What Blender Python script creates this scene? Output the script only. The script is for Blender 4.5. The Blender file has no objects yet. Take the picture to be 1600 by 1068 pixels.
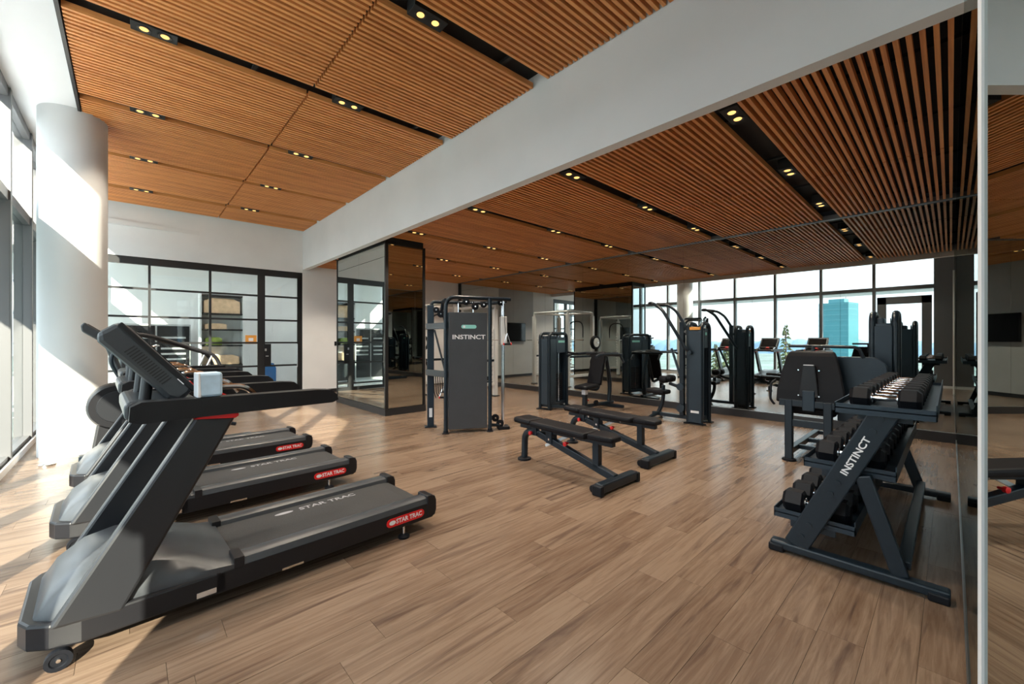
import bpy, math, random
from mathutils import Vector, Matrix
random.seed(7)
sc = bpy.context.scene
C = sc.collection
R = math.radians
# ------------------------------------------------------------------ camera, sky, sun, exposure
# axes: X runs along the ceiling slats (towards the long mirror wall), Y along the window wall
H = 1.45
cam = bpy.data.cameras.new('camera'); cam_o = bpy.data.objects.new('camera', cam); C.objects.link(cam_o)
cam.sensor_width = 36; cam.lens = 641 / 1600 * 36; cam.shift_y = -2.5 / 1600; cam.clip_start = 0.02; cam.clip_end = 3000
cam_o.location = (0, 0, H); cam_o.rotation_euler = (R(90), 0, R(46.94 - 90))
sc.camera = cam_o
sc.view_settings.view_transform = 'Standard'; sc.view_settings.look = 'None'
sc.view_settings.gamma = 1; sc.view_settings.use_curve_mapping = False
sc.view_settings.exposure = 1.28
SKY = 1.2
w = bpy.data.worlds.new('sky'); sc.world = w; w.use_nodes = True
nt = w.node_tree; N = nt.nodes; L = nt.links; N.clear()
o_ = N.new('ShaderNodeOutputWorld'); bg = N.new('ShaderNodeBackground'); bg.inputs['Strength'].default_value = SKY
tc = N.new('ShaderNodeTexCoord'); sep = N.new('ShaderNodeSeparateXYZ'); L.new(tc.outputs['Generated'], sep.inputs[0])
rmp = N.new('ShaderNodeValToRGB'); L.new(sep.outputs['Z'], rmp.inputs[0])
rmp.color_ramp.elements[0].position = 0.0; rmp.color_ramp.elements[0].color = (.76, .86, .95, 1)
rmp.color_ramp.elements[1].position = .5; rmp.color_ramp.elements[1].color = (.50, .68, .90, 1)
mp = N.new('ShaderNodeMapping'); mp.inputs['Scale'].default_value = (1, 1, 3.2); L.new(tc.outputs['Generated'], mp.inputs[0])
nz = N.new('ShaderNodeTexNoise'); nz.inputs['Scale'].default_value = 3.2; nz.inputs['Detail'].default_value = 6; L.new(mp.outputs[0], nz.inputs['Vector'])
cr = N.new('ShaderNodeValToRGB'); L.new(nz.outputs['Fac'], cr.inputs[0])
cr.color_ramp.elements[0].position = .38; cr.color_ramp.elements[0].color = (0, 0, 0, 1)
cr.color_ramp.elements[1].position = .6; cr.color_ramp.elements[1].color = (1, 1, 1, 1)
mx = N.new('ShaderNodeMix'); mx.data_type = 'RGBA'; L.new(cr.outputs[0], mx.inputs[0]); L.new(rmp.outputs[0], mx.inputs[6]); mx.inputs[7].default_value = (.97, .98, 1, 1)
zc = N.new('ShaderNodeMath'); zc.operation = 'MULTIPLY_ADD'; zc.inputs[1].default_value = 2.6; zc.inputs[2].default_value = 1.0; zc.use_clamp = False
zm = N.new('ShaderNodeMath'); zm.operation = 'MAXIMUM'; zm.inputs[1].default_value = 0.0; L.new(sep.outputs['Z'], zm.inputs[0]); L.new(zm.outputs[0], zc.inputs[0])
vm = N.new('ShaderNodeVectorMath'); vm.operation = 'SCALE'; L.new(mx.outputs[2], vm.inputs[0]); L.new(zc.outputs[0], vm.inputs[3])   # cloudy sky: brighter overhead than at the horizon
L.new(vm.outputs[0], bg.inputs[0]); L.new(bg.outputs[0], o_.inputs[0])
sun = bpy.data.lights.new('sun', 'SUN'); sun.energy = 10.0; sun.angle = R(.55); sun.color = (1, .9, .75)
so = bpy.data.objects.new('sun', sun); C.objects.link(so); so.location = (-20, -20, 30)
so.rotation_euler = Vector((.5, .866, -.53)).to_track_quat('-Z', 'Y').to_euler()
SPOT_W = 74
# window portals (sample the sky through the curtain wall)
for y0, y1 in ((-1.2, 5.5), (5.5, 15.5)):
    pl = bpy.data.lights.new('window_portal', 'AREA'); pl.shape = 'RECTANGLE'; pl.size = y1 - y0; pl.size_y = 4.3
    pl.cycles.is_portal = True
    po = bpy.data.objects.new('window_portal', pl); C.objects.link(po)
    po.location = (-1.0, (y0 + y1) / 2, 2.2); po.rotation_euler = Matrix(((0, 0, -1), (1, 0, 0), (0, -1, 0))).to_euler()

# ------------------------------------------------------------------ materials
def mat(name, col, rough=.5, metal=0.0, spec=.5, noise=None, bump=0, coat=0):
    m = bpy.data.materials.new(name); m.use_nodes = True
    t = m.node_tree; b = t.nodes['Principled BSDF']
    c = (*col, 1) if len(col) == 3 else col
    b.inputs['Base Color'].default_value = c; b.inputs['Roughness'].default_value = rough; b.inputs['Metallic'].default_value = metal
    b.inputs['Specular IOR Level'].default_value = spec; b.inputs['Coat Weight'].default_value = coat
    if noise:
        sc_, amt = noise
        tc = t.nodes.new('ShaderNodeTexCoord'); n = t.nodes.new('ShaderNodeTexNoise'); n.inputs['Scale'].default_value = sc_; n.inputs['Detail'].default_value = 4
        t.links.new(tc.outputs['Object'], n.inputs['Vector'])
        r = t.nodes.new('ShaderNodeValToRGB'); t.links.new(n.outputs['Fac'], r.inputs[0])
        r.color_ramp.elements[0].position = .3; r.color_ramp.elements[1].position = .7
        r.color_ramp.elements[0].color = (*[v * (1 - amt) for v in c[:3]], 1); r.color_ramp.elements[1].color = (*[min(1, v * (1 + amt)) for v in c[:3]], 1)
        t.links.new(r.outputs[0], b.inputs['Base Color'])
        if bump:
            bp = t.nodes.new('ShaderNodeBump'); bp.inputs['Strength'].default_value = bump; bp.inputs['Distance'].default_value = .002
            t.links.new(n.outputs['Fac'], bp.inputs['Height']); t.links.new(bp.outputs[0], b.inputs['Normal'])
    return m

def emis(name, col, s):
    m = bpy.data.materials.new(name); m.use_nodes = True; t = m.node_tree
    b = t.nodes['Principled BSDF']; b.inputs['Base Color'].default_value = (0, 0, 0, 1)
    b.inputs['Emission Color'].default_value = (*col, 1); b.inputs['Emission Strength'].default_value = s
    return m

def mirror_mat(name, col, rough=0.0):
    m = bpy.data.materials.new(name); m.use_nodes = True; t = m.node_tree; t.nodes.clear()
    o = t.nodes.new('ShaderNodeOutputMaterial'); g = t.nodes.new('ShaderNodeBsdfGlossy')
    g.inputs['Color'].default_value = (*col, 1); g.inputs['Roughness'].default_value = rough
    t.links.new(g.outputs[0], o.inputs[0]); return m

def glass_mat(name, tint, refl=1.0):
    m = bpy.data.materials.new(name); m.use_nodes = True; t = m.node_tree; t.nodes.clear()
    o = t.nodes.new('ShaderNodeOutputMaterial'); g = t.nodes.new('ShaderNodeBsdfGlossy'); g.inputs['Roughness'].default_value = 0.0
    tr = t.nodes.new('ShaderNodeBsdfTransparent'); tr.inputs[0].default_value = (*tint, 1)
    lw = t.nodes.new('ShaderNodeLayerWeight'); lw.inputs['Blend'].default_value = .5
    fr = t.nodes.new('ShaderNodeMath'); fr.operation = 'POWER'; fr.inputs[1].default_value = 5; t.links.new(lw.outputs['Facing'], fr.inputs[0])
    mm = t.nodes.new('ShaderNodeMath'); mm.operation = 'MULTIPLY_ADD'; mm.inputs[1].default_value = .6 * refl; mm.inputs[2].default_value = .03 * refl; mm.use_clamp = True
    ms = t.nodes.new('ShaderNodeMixShader')
    t.links.new(fr.outputs[0], mm.inputs[0]); t.links.new(mm.outputs[0], ms.inputs[0]); t.links.new(tr.outputs[0], ms.inputs[1]); t.links.new(g.outputs[0], ms.inputs[2])
    t.links.new(ms.outputs[0], o.inputs[0]); return m

def wood_mat(name, dark, light, rough, scale, vary, streak=None, coat=0, knots=False):
    """grain runs along world X; tone differs from piece to piece"""
    m = bpy.data.materials.new(name); m.use_nodes = True; t = m.node_tree; b = t.nodes['Principled BSDF']
    nn = t.nodes.new; ln = t.links.new
    geo = nn('ShaderNodeNewGeometry'); oi = nn('ShaderNodeObjectInfo')
    add = nn('ShaderNodeMath'); add.operation = 'ADD'; ln(geo.outputs['Random Per Island'], add.inputs[0]); ln(oi.outputs['Random'], add.inputs[1])
    fr = nn('ShaderNodeMath'); fr.operation = 'FRACT'; ln(add.outputs[0], fr.inputs[0])
    off = nn('ShaderNodeMath'); off.operation = 'MULTIPLY'; ln(fr.outputs[0], off.inputs[0]); off.inputs[1].default_value = 37
    cmb = nn('ShaderNodeCombineXYZ'); ln(off.outputs[0], cmb.inputs[0]); ln(off.outputs[0], cmb.inputs[2])
    va = nn('ShaderNodeVectorMath'); va.operation = 'ADD'; ln(geo.outputs['Position'], va.inputs[0]); ln(cmb.outputs[0], va.inputs[1])
    mp = nn('ShaderNodeMapping'); mp.inputs['Scale'].default_value = scale; ln(va.outputs[0], mp.inputs[0])
    n1 = nn('ShaderNodeTexNoise'); n1.inputs['Scale'].default_value = 1; n1.inputs['Detail'].default_value = 7; n1.inputs['Roughness'].default_value = .65; n1.inputs['Distortion'].default_value = .6
    ln(mp.outputs[0], n1.inputs['Vector'])
    mixv = nn('ShaderNodeMath'); mixv.operation = 'MULTIPLY_ADD'; ln(fr.outputs[0], mixv.inputs[0]); mixv.inputs[1].default_value = vary
    sub = nn('ShaderNodeMath'); sub.operation = 'SUBTRACT'; ln(n1.outputs['Fac'], sub.inputs[0]); sub.inputs[1].default_value = vary / 2
    ln(sub.outputs[0], mixv.inputs[2])
    rp = nn('ShaderNodeValToRGB'); ln(mixv.outputs[0], rp.inputs[0])
    rp.color_ramp.elements[0].position = .3; rp.color_ramp.elements[0].color = (*dark, 1)
    rp.color_ramp.elements[1].position = .62; rp.color_ramp.elements[1].color = (*light, 1)
    last = rp.outputs[0]
    if streak:
        mp2 = nn('ShaderNodeMapping'); mp2.inputs['Scale'].default_value = (.9, 11, 1); ln(va.outputs[0], mp2.inputs[0])
        n2 = nn('ShaderNodeTexNoise'); n2.inputs['Scale'].default_value = 1; n2.inputs['Detail'].default_value = 5; n2.inputs['Distortion'].default_value = 1.2; ln(mp2.outputs[0], n2.inputs['Vector'])
        r2 = nn('ShaderNodeValToRGB'); ln(n2.outputs['Fac'], r2.inputs[0]); r2.color_ramp.elements[0].position = .56; r2.color_ramp.elements[1].position = .74
        r2.color_ramp.elements[0].color = (0, 0, 0, 1); r2.color_ramp.elements[1].color = (.85, .85, .85, 1)
        mx = nn('ShaderNodeMix'); mx.data_type = 'RGBA'; ln(r2.outputs[0], mx.inputs[0]); ln(last, mx.inputs[6]); mx.inputs[7].default_value = (*streak, 1); last = mx.outputs[2]
    ln(last, b.inputs['Base Color']); b.inputs['Roughness'].default_value = rough; b.inputs['Coat Weight'].default_value = coat
    bp = nn('ShaderNodeBump'); bp.inputs['Strength'].default_value = .12; bp.inputs['Distance'].default_value = .002; ln(n1.outputs['Fac'], bp.inputs['Height']); ln(bp.outputs[0], b.inputs['Normal'])
    return m

M = {}
M['wall'] = mat('wall_paint', (.8, .8, .8), .7, noise=(2, .03))
M['wall_dark'] = mat('wall_charcoal', (.45, .45, .45), .6, noise=(2, .05))
M['colpaint'] = mat('column_grey_paint', (.56, .56, .56), .7, noise=(2, .03))
M['plaster'] = mat('ceiling_plaster', (.76, .76, .76), .8, noise=(1.5, .03))
M['black'] = mat('matt_black', (.012, .012, .013), .7)
M['base'] = mat('baseboard_black', (.02, .02, .022), .4)
M['slat'] = wood_mat('slat_wood', (.60, .22, .065), (.84, .36, .115), .5, (1.2, 45, 45), .25)
M['floor'] = wood_mat('plank_wood', (.125, .079, .052), (.205, .143, .100), .27, (2.2, 34, 8), .24, streak=(.055, .032, .024))
M['subfloor'] = mat('subfloor', (.11, .075, .05), .6, noise=(6, .1))
M['mirror'] = mirror_mat('mirror_glass', (.57, .61, .60))
M['frame'] = mat('window_frame_grey', (.16, .16, .165), .45, .4)
M['blackframe'] = mat('steel_frame_black', (.014, .014, .015), .4)
M['glass'] = glass_mat('window_glass', (.93, .96, .95))
M['glass_in'] = glass_mat('partition_glass', (.92, .95, .94), 1.6)
M['white'] = mat('white_paint', (.75, .75, .75), .5)
M['steel'] = mat('brushed_steel', (.6, .6, .6), .3, 1)
M['chrome'] = mat('chrome', (.82, .82, .84), .12, 1)
M['iron'] = mat('machine_charcoal_sky_tint', (.006, .013, .021), .36, .0, .4, noise=(60, .1))  # dark paint shifted to navy: the reflected blue sky is mixed into the colour
M['ironb'] = mat('machine_panel_sky_tint', (.015, .027, .041), .36, .0, .4, noise=(8, .06))  # panel colour also carries the blue sheen of the sky
M['silver'] = mat('rack_silver_paint', (.7, .71, .71), .4, .1)
M['rubber'] = mat('black_rubber', (.005, .006, .009), .5, 0, .22, noise=(80, .2))
M['vinyl'] = mat('black_vinyl', (.006, .006, .008), .5, 0, .16, noise=(120, .2), bump=.1)
M['plastic'] = mat('treadmill_grey_plastic', (.042, .046, .052), .33, noise=(30, .05))
M['plasticd'] = mat('treadmill_black_plastic', (.010, .010, .012), .4, 0, .35)
M['uprightm'] = mat('treadmill_dark_upright', (.017, .018, .021), .33, .0, .5)
M['belt'] = mat('treadmill_belt', (.025, .025, .026), .7, noise=(140, .35), bump=.2)
M['red'] = mat('red_plastic', (.62, .012, .014), .35)
M['screen'] = mat('screen_glass', (.01, .011, .013), .08)
M['print'] = mat('white_print', (.75, .75, .77), .5)
M['greyprint'] = mat('faded_print', (.3, .3, .32), .6)
M['panel'] = mat('trainer_panel', (.045, .05, .058), .4, noise=(6, .06))
M['teal'] = mat('teal_print', (.25, .6, .55), .5)
M['paper'] = mat('pale_blue_wrap', (.45, .60, .74), .6, noise=(12, .15))
M['orange'] = mat('orange_paper', (.75, .33, .06), .6)
M['cream'] = mat('cream_cloth', (.74, .5, .32), .8, noise=(10, .15))
M['green'] = mat('green_cloth', (.25, .32, .06), .8, noise=(10, .2))
M['bluecloth'] = mat('blue_cloth', (.03, .13, .33), .8)
M['bulb'] = emis('lamp_lens', (1, .50, .14), .95)
M['lamp'] = emis('fill_lamp_glow', (1, .98, .95), 4)  # glow for the fill lamps added behind the glass partition
M['yellow'] = mat('yellow_sticker', (.7, .6, .1), .5)

# ------------------------------------------------------------------ mesh helpers
class MB:
    def __init__(s): s.v = []; s.f = []
    def add(s, vs, fs):
        n = len(s.v); s.v += [tuple(p) for p in vs]; s.f += [tuple(i + n for i in q) for q in fs]; return s
    def box(s, x0, x1, y0, y1, z0, z1):
        return s.add([(x0, y0, z0), (x1, y0, z0), (x1, y1, z0), (x0, y1, z0), (x0, y0, z1), (x1, y0, z1), (x1, y1, z1), (x0, y1, z1)],
                     [(0, 3, 2, 1), (4, 5, 6, 7), (0, 1, 5, 4), (1, 2, 6, 5), (2, 3, 7, 6), (3, 0, 4, 7)])
    def bar(s, a, b, wd, ht, up=(0, 0, 1)):
        a = Vector(a); b = Vector(b); d = (b - a).normalized(); up = Vector(up)
        if abs(d.dot(up)) > .98: up = Vector((1, 0, 0))
        sx = d.cross(up).normalized() * wd / 2; sy = sx.cross(d).normalized() * ht / 2
        vs = [p + i * sx + j * sy for p in (a, b) for i, j in ((-1, -1), (1, -1), (1, 1), (-1, 1))]
        return s.add(vs, [(3, 2, 1, 0), (4, 5, 6, 7), (0, 1, 5, 4), (1, 2, 6, 5), (2, 3, 7, 6), (3, 0, 4, 7)])
    def tube(s, pts, r, n=8, caps=True, flat=1.0):
        pts = [Vector(p) for p in pts]; rings = []; u = None
        for i, p in enumerate(pts):
            d = (pts[min(i + 1, len(pts) - 1)] - pts[max(i - 1, 0)]).normalized()
            if u is None: u = d.orthogonal().normalized() if abs(d.z) > .98 else d.cross(Vector((0, 0, 1))).normalized()
            u = (u - d * u.dot(d)).normalized(); v = d.cross(u)
            rr = r[i] if isinstance(r, (list, tuple)) else r
            rings.append([p + (u * math.cos(2 * math.pi * k / n) + v * math.sin(2 * math.pi * k / n) * flat) * rr for k in range(n)])
        vs = [q for g in rings for q in g]; fs = []
        for i in range(len(rings) - 1):
            for k in range(n):
                k2 = (k + 1) % n; fs.append((i * n + k, i * n + k2, (i + 1) * n + k2, (i + 1) * n + k))
        if caps: fs.append(tuple(range(n - 1, -1, -1))); fs.append(tuple((len(rings) - 1) * n + k for k in range(n)))
        return s.add(vs, fs)
    def cyl(s, a, b, r, n=16, r2=None): return s.tube([a, b], [r, r if r2 is None else r2], n)
    def lathe(s, a, axis, prof, n=20):
        """prof: list of (distance along axis, radius)"""
        a = Vector(a); axis = Vector(axis).normalized()
        return s.tube_rings([(a + axis * t, r) for t, r in prof], axis, n)
    def tube_rings(s, rings, axis, n):
        u = axis.orthogonal().normalized(); v = axis.cross(u); vs = []; fs = []
        for p, r in rings: vs += [p + (u * math.cos(2 * math.pi * k / n) + v * math.sin(2 * math.pi * k / n)) * max(r, 1e-4) for k in range(n)]
        for i in range(len(rings) - 1):
            for k in range(n):
                k2 = (k + 1) % n; fs.append((i * n + k, i * n + k2, (i + 1) * n + k2, (i + 1) * n + k))
        fs.append(tuple(range(n - 1, -1, -1))); fs.append(tuple((len(rings) - 1) * n + k for k in range(n)))
        return s.add(vs, fs)
    def prism(s, poly, a, b, axis='y'):
        """polygon in the plane across 'axis', swept from a to b along it; poly coords are the other two axes in x,y,z order"""
        def P(p, t): return {'y': (p[0], t, p[1]), 'x': (t, p[0], p[1]), 'z': (p[0], p[1], t)}[axis]
        n = len(poly); vs = [P(p, a) for p in poly] + [P(p, b) for p in poly]
        fs = [tuple(range(n)), tuple(range(2 * n - 1, n - 1, -1))] + [(i, i + n, (i + 1) % n + n, (i + 1) % n) for i in range(n)]
        return s.add(vs, fs)
    def loft(s, secs):
        n = len(secs[0]); vs = [q for g in secs for q in g]; fs = []
        for i in range(len(secs) - 1):
            for k in range(n):
                k2 = (k + 1) % n; fs.append((i * n + k, i * n + k2, (i + 1) * n + k2, (i + 1) * n + k))
        fs.append(tuple(range(n - 1, -1, -1))); fs.append(tuple((len(secs) - 1) * n + k for k in range(n)))
        return s.add(vs, fs)
    def mesh(s, name):
        me = bpy.data.meshes.new(name); me.from_pydata(s.v, [], s.f); me.validate()
        import bmesh
        bm = bmesh.new(); bm.from_mesh(me); bmesh.ops.recalc_face_normals(bm, faces=bm.faces); bm.to_mesh(me); bm.free()
        return me
    def build(s, name, m, parent=None, smooth=False, bevel=0, loc=(0, 0, 0), rot=(0, 0, 0)):
        me = s.mesh(name); me.materials.append(M[m] if isinstance(m, str) else m)
        o = bpy.data.objects.new(name, me); C.objects.link(o); o.location = loc; o.rotation_euler = rot
        if parent: o.parent = parent
        if smooth:
            for p in me.polygons: p.use_smooth = True
            md = o.modifiers.new('split', 'EDGE_SPLIT'); md.split_angle = R(38)
        if bevel:
            md = o.modifiers.new('bevel', 'BEVEL'); md.width = bevel; md.segments = 2; md.limit_method = 'ANGLE'; md.angle_limit = R(40)
        return o

def B(*a): return MB().box(*a)
def fillet(pts, r, n=5):
    pts = [Vector(p) for p in pts]; out = [pts[0]]
    for i in range(1, len(pts) - 1):
        a, b, c = pts[i - 1], pts[i], pts[i + 1]
        d1 = (a - b); d2 = (c - b); rr = min(r, d1.length * .49, d2.length * .49); p1 = b + d1.normalized() * rr; p2 = b + d2.normalized() * rr
        for k in range(n + 1):
            t = k / n; out.append((1 - t) ** 2 * p1 + 2 * t * (1 - t) * b + t * t * p2)
    out.append(pts[-1]); return out

def thing(name, label, cat, loc=(0, 0, 0), rz=0, group=None):
    o = bpy.data.objects.new(name, None); C.objects.link(o); o.empty_display_size = .1
    o.location = loc; o.rotation_euler = (0, 0, R(rz)); return tag(o, label, cat, group)
def tag(o, label, cat, group=None):
    o['label'] = label; o['category'] = cat
    if group: o['group'] = group
    return o
def struct(o): o['kind'] = 'structure'; return o
def sempty(name, loc=(0, 0, 0), rz=0):
    o = bpy.data.objects.new(name, None); C.objects.link(o); o.empty_display_size = .1; o.location = loc; o.rotation_euler = (0, 0, R(rz)); return struct(o)
def copy_tree(o, parent=None):
    c = o.copy(); C.objects.link(c)
    if parent: c.parent = parent
    for ch in list(o.children): copy_tree(ch, c)
    return c
def text(name, body, size, m, parent, mat4, extrude=.001, bold=0, sx=1.0):
    cu = bpy.data.curves.new(name, 'FONT'); cu.body = body; cu.size = size; cu.extrude = extrude; cu.align_x = 'CENTER'; cu.align_y = 'CENTER'; cu.offset = bold; cu.resolution_u = 3
    to = bpy.data.objects.new(name, cu); C.objects.link(to)
    me = bpy.data.meshes.new_from_object(to); bpy.data.objects.remove(to); bpy.data.curves.remove(cu)
    me.materials.clear(); me.materials.append(M[m]); o = bpy.data.objects.new(name, me); C.objects.link(o)
    if parent: o.parent = parent
    o.matrix_local = mat4 @ Matrix.Diagonal((sx, 1, 1, 1)); return o
def frame3(origin, xdir, ydir):
    x = Vector(xdir).normalized(); y = Vector(ydir); y = (y - x * y.dot(x)).normalized(); z = x.cross(y)
    return Matrix(((x.x, y.x, z.x, origin[0]), (x.y, y.y, z.y, origin[1]), (x.z, y.z, z.z, origin[2]), (0, 0, 0, 1)))

# ------------------------------------------------------------------ the room
UA = 8.49; UW = -1.04; VB = -.05; ZR = 3.45; ZL = 4.35; VK = 11.88; VE = 15.6
UB0, UB1, ZB = 3.41, 3.53, 3.34
# floor: planks along X
fl = sempty('floor')
B(UW - .1, UA + .02, -1.5, VE, -.12, -.008).build('subfloor', 'subfloor', fl)
PL, PW, PT = 1.22, .178, .006
def plank_mesh(l):
    return B(0, l - .0016, 0, PW - .0016, -.009, 0)
cells = []
row = 0; y = -1.5
while y < VK - .02:
    x = UW - random.random() * PL
    while x < UA:
        a, b = max(x, UW), min(x + PL, UA)
        if b - a > .03: cells.append((a, b, y))
        x += PL
    y += PW; row += 1
def seen(c):
    cx, cy = (c[0] + c[1]) / 2, c[2] + PW / 2
    f = cx * .6828 + cy * .7307; r = cx * .7307 - cy * .6828
    if f < .4: return 1e6 + f
    px = 800 + 641 * r / f
    if px < -250 or px > 1800: return 1e5 + f
    return f
cells.sort(key=seen)
full = {}
rest = MB()
for i, (a, b, y) in enumerate(cells):
    if i < 300:
        key = round(b - a, 3)
        if key not in full:
            me = plank_mesh(b - a).mesh('plank'); me.materials.append(M['floor']); full[key] = me
        o = bpy.data.objects.new('plank', full[key]); C.objects.link(o); o.parent = fl; o.location = (a, y, random.uniform(-.0006, .0004))
    else:
        rest.box(a, b - .0016, y, y + PW - .0016, -.009, random.uniform(-.0006, .0004))
ro = rest.build('far_planks', 'floor', fl); ro['kind'] = 'stuff'
# pale floor of the room behind the glass
struct(B(UW, 9.0, VK + .08, VE, -.01, .002).build('floor.001', 'white'))

# ---- ceilings
def ceiling(name, x0, seam, x1, z, rot, v0, v1, chans, cw, slh, pitch, sw, keep):
    root = sempty(name)
    B(x0, x1, v0 - .3, v1 + .4, z + .14, z + .2).build('backing_board', 'black', root)
    xm = (x0 + x1) / 2; t = math.tan(R(rot)); meshes = {}
    out = []
    y = v0
    while y < v1:
        if not any(abs(y - c) < cw for c in chans): out.append(y)
        y += pitch
    cand = []
    for y in out:
        for a, b in ((x0 + .01, seam - .011), (seam + .011, x1 - .01)): cand.append((a, b, y))
    def d(c):
        cx = (c[0] + c[1]) / 2; f = cx * .6828 + c[2] * .7307; r = cx * .7307 - c[2] * .6828
        if f < .3: return 1e5
        px = 800 + 641 * r / f; py = 534 - 641 * (z - H) / f
        return f if -300 < px < 1900 and py > -350 else 1e4 + f
    cand.sort(key=d); rest = MB()
    for i, (a, b, y) in enumerate(cand):
        l = b - a; ang = -R(rot); yy = y - ((a + b) / 2 - xm) * t
        if i < keep:
            k = round(l, 3)
            if k not in meshes:
                me = B(-l / 2, l / 2, -sw / 2, sw / 2, 0, slh).mesh('slat'); me.materials.append(M['slat']); meshes[k] = me
            o = bpy.data.objects.new('slat', meshes[k]); C.objects.link(o); o.parent = root; o.location = ((a + b) / 2, yy, z); o.rotation_euler = (0, 0, ang)
        else:
            dx = l / 2 * math.cos(ang); dy = l / 2 * math.sin(ang); c = ((a + b) / 2, yy)
            rest.bar((c[0] - dx, c[1] - dy, z + slh / 2), (c[0] + dx, c[1] + dy, z + slh / 2), sw, slh)
    if rest.v:
        o = rest.build('far_slats', 'slat', root); o['kind'] = 'stuff'
    # dark carrier rails across the slats
    n = 4
    for k in range(n):
        x = x0 + (k + .5) * (x1 - x0) / n
        B(x - .02, x + .02, v0 - .2, v1 + .2, z + slh + .002, z + slh + .03).build('carrier_rail', 'black', root)
    return root
CL = [1.42, 3.25, 5.10, 6.98, 8.83, 10.68]
CR = [1.32, 3.15, 4.98, 6.82, 8.65, 10.48]
ceiling('ceiling', -.44, 1.55, UB0, ZL, 2.0, .1, VK - .05, CL, .085, .06, .064, .031, 300)
ceiling('ceiling.001', UB1, 6.2, UA, ZR, 0, 0.0, VK - .02, CR, .095, .06, .064, .028, 300)
# plaster margin by the windows, black trim edge, bulkhead beam
struct(B(UW - .1, -.47, -1.5, VE, ZL + .02, ZL + .2).build('ceiling.002', 'plaster'))
struct(B(-.47, -.44, -.2, VK, ZL - .01, ZL + .2).build('trim_1', 'base'))
struct(B(UB0, UB1, -1.5, VK + .1, ZB, ZL + .3).build('ceiling_beam', 'plaster'))
struct(B(UA - .05, UA, VB, VK - .1, ZR - .012, ZR + .06).build('trim_2', 'frame'))
# area behind the camera (same ceiling board)
struct(B(-.47, UB0, -1.5, -.14, ZL, ZL + .2).build('ceiling.003', 'plaster'))
# ---- mirror wall A (wall_right)
wr = sempty('wall_right')
B(UA + .012, UA + .15, -.2, VK + .1, 0, ZR + .3).build('wall_panel', 'black', wr)
vs = [VB, 1.234, 2.53, 3.83, 5.13, 6.43, 7.73, 9.03, 10.33, VK - .2]
for a, b in zip(vs, vs[1:]):
    for z0, z1 in ((.15, 3.178), (3.182, ZR - .012)):
        B(UA, UA + .006, a + .0015, b - .0015, z0, z1).build('mirror_pane', 'mirror', wr)
struct(B(UA - .02, UA + .01, VB, VK - .1, 0, .14).build('baseboard_right', 'base'))
struct(B(UA - .022, UA + .01, VB, VK - .1, .14, .148).build('trim_3', 'steel'))
# ---- mirror wall B (wall_near), beside the camera
wn = sempty('wall_near')
B(1.1, UA + .1, VB - .2, VB - .012, 0, ZR + .3).build('wall_panel', 'wall', wn)
us = [1.1, 1.95, 3.25, 4.55, 5.85, 7.15, UA]
for a, b in zip(us, us[1:]):
    for z0, z1 in ((.05, 3.178), (3.182, ZR - .012)):
        B(a + .0015, b - .0015, VB - .006, VB, z0, z1).build('mirror_pane', 'mirror', wn)
struct(B(1.1, UA, VB - .012, VB + .004, 0, .05).build('baseboard_near', 'base'))
struct(B(1.1, UA, VB - .008, VB + .006, .05, .056).build('trim_4', 'steel'))
struct(B(UB1, UA, VB - .2, VB, ZR, ZR + .2).build('trim_5', 'black'))
# mirrored door standing ajar at the near end of the wall
dm = sempty('door_1', (1.1, VB - .012, 0), 203.5)
dl = .62
B(0, dl, -.02, .018, .02, 3.3).build('door_leaf', 'wall', dm)
B(.004, dl - .004, -.026, -.02, .03, 3.29).build('mirror_pane', 'mirror', dm)
B(-.006, .004, -.03, .02, .02, 3.3).build('edge_strip', 'white', dm)
# closing walls behind the camera
struct(B(UW, 3.4, -1.5, -1.4, 0, ZL + .2).build('wall_behind', 'wall'))
struct(B(2.6, 2.7, -1.4, -.26, 0, ZL + .2).build('wall_return', 'wall'))
# ---- mirrored stub wall
st = sempty('wall_stub')
SU0, SU1, SV0, SV1, ST = 3.6, 4.45, 7.4, 9.9, ZB
B(SU0 + .02, SU1 - .02, SV0 + .02, SV1 - .02, 0, ZR + .2).build('core', 'black', st)
for a, b in ((SV0 + .03, 8.65), (8.653, SV1 - .02)):
    for z0, z1 in ((.14, 3.06), (3.066, ST - .02)):
        B(SU0, SU0 + .006, a, b, z0, z1).build('mirror_pane', 'mirror', st)
        B(SU1 - .006, SU1, a, b, z0, z1).build('mirror_pane', 'mirror', st)
B(SU0 + .05, SU1 - .05, SV0, SV0 + .006, .14, ST - .02).build('mirror_pane', 'mirror', st)
for x in (SU0, SU1):
    B(x - .03 if x == SU1 else x - .012, x + .05 if x == SU0 else x + .012, SV0 - .012, SV0 + .03, .1, ST - .005).build('corner_trim', 'blackframe', st)
    B(x - .012, x + .012, SV1 - .02, SV1 + .01, .1, ST - .005).build('corner_trim', 'blackframe', st)
B(SU0 - .02, SU1 + .02, SV0 - .02, SV1 + .02, 0, .13).build('plinth', 'base', st)
B(SU0 - .012, SU1 + .012, SV0 - .012, SV0 + .02, ST - .03, ST).build('top_trim', 'blackframe', st)
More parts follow.
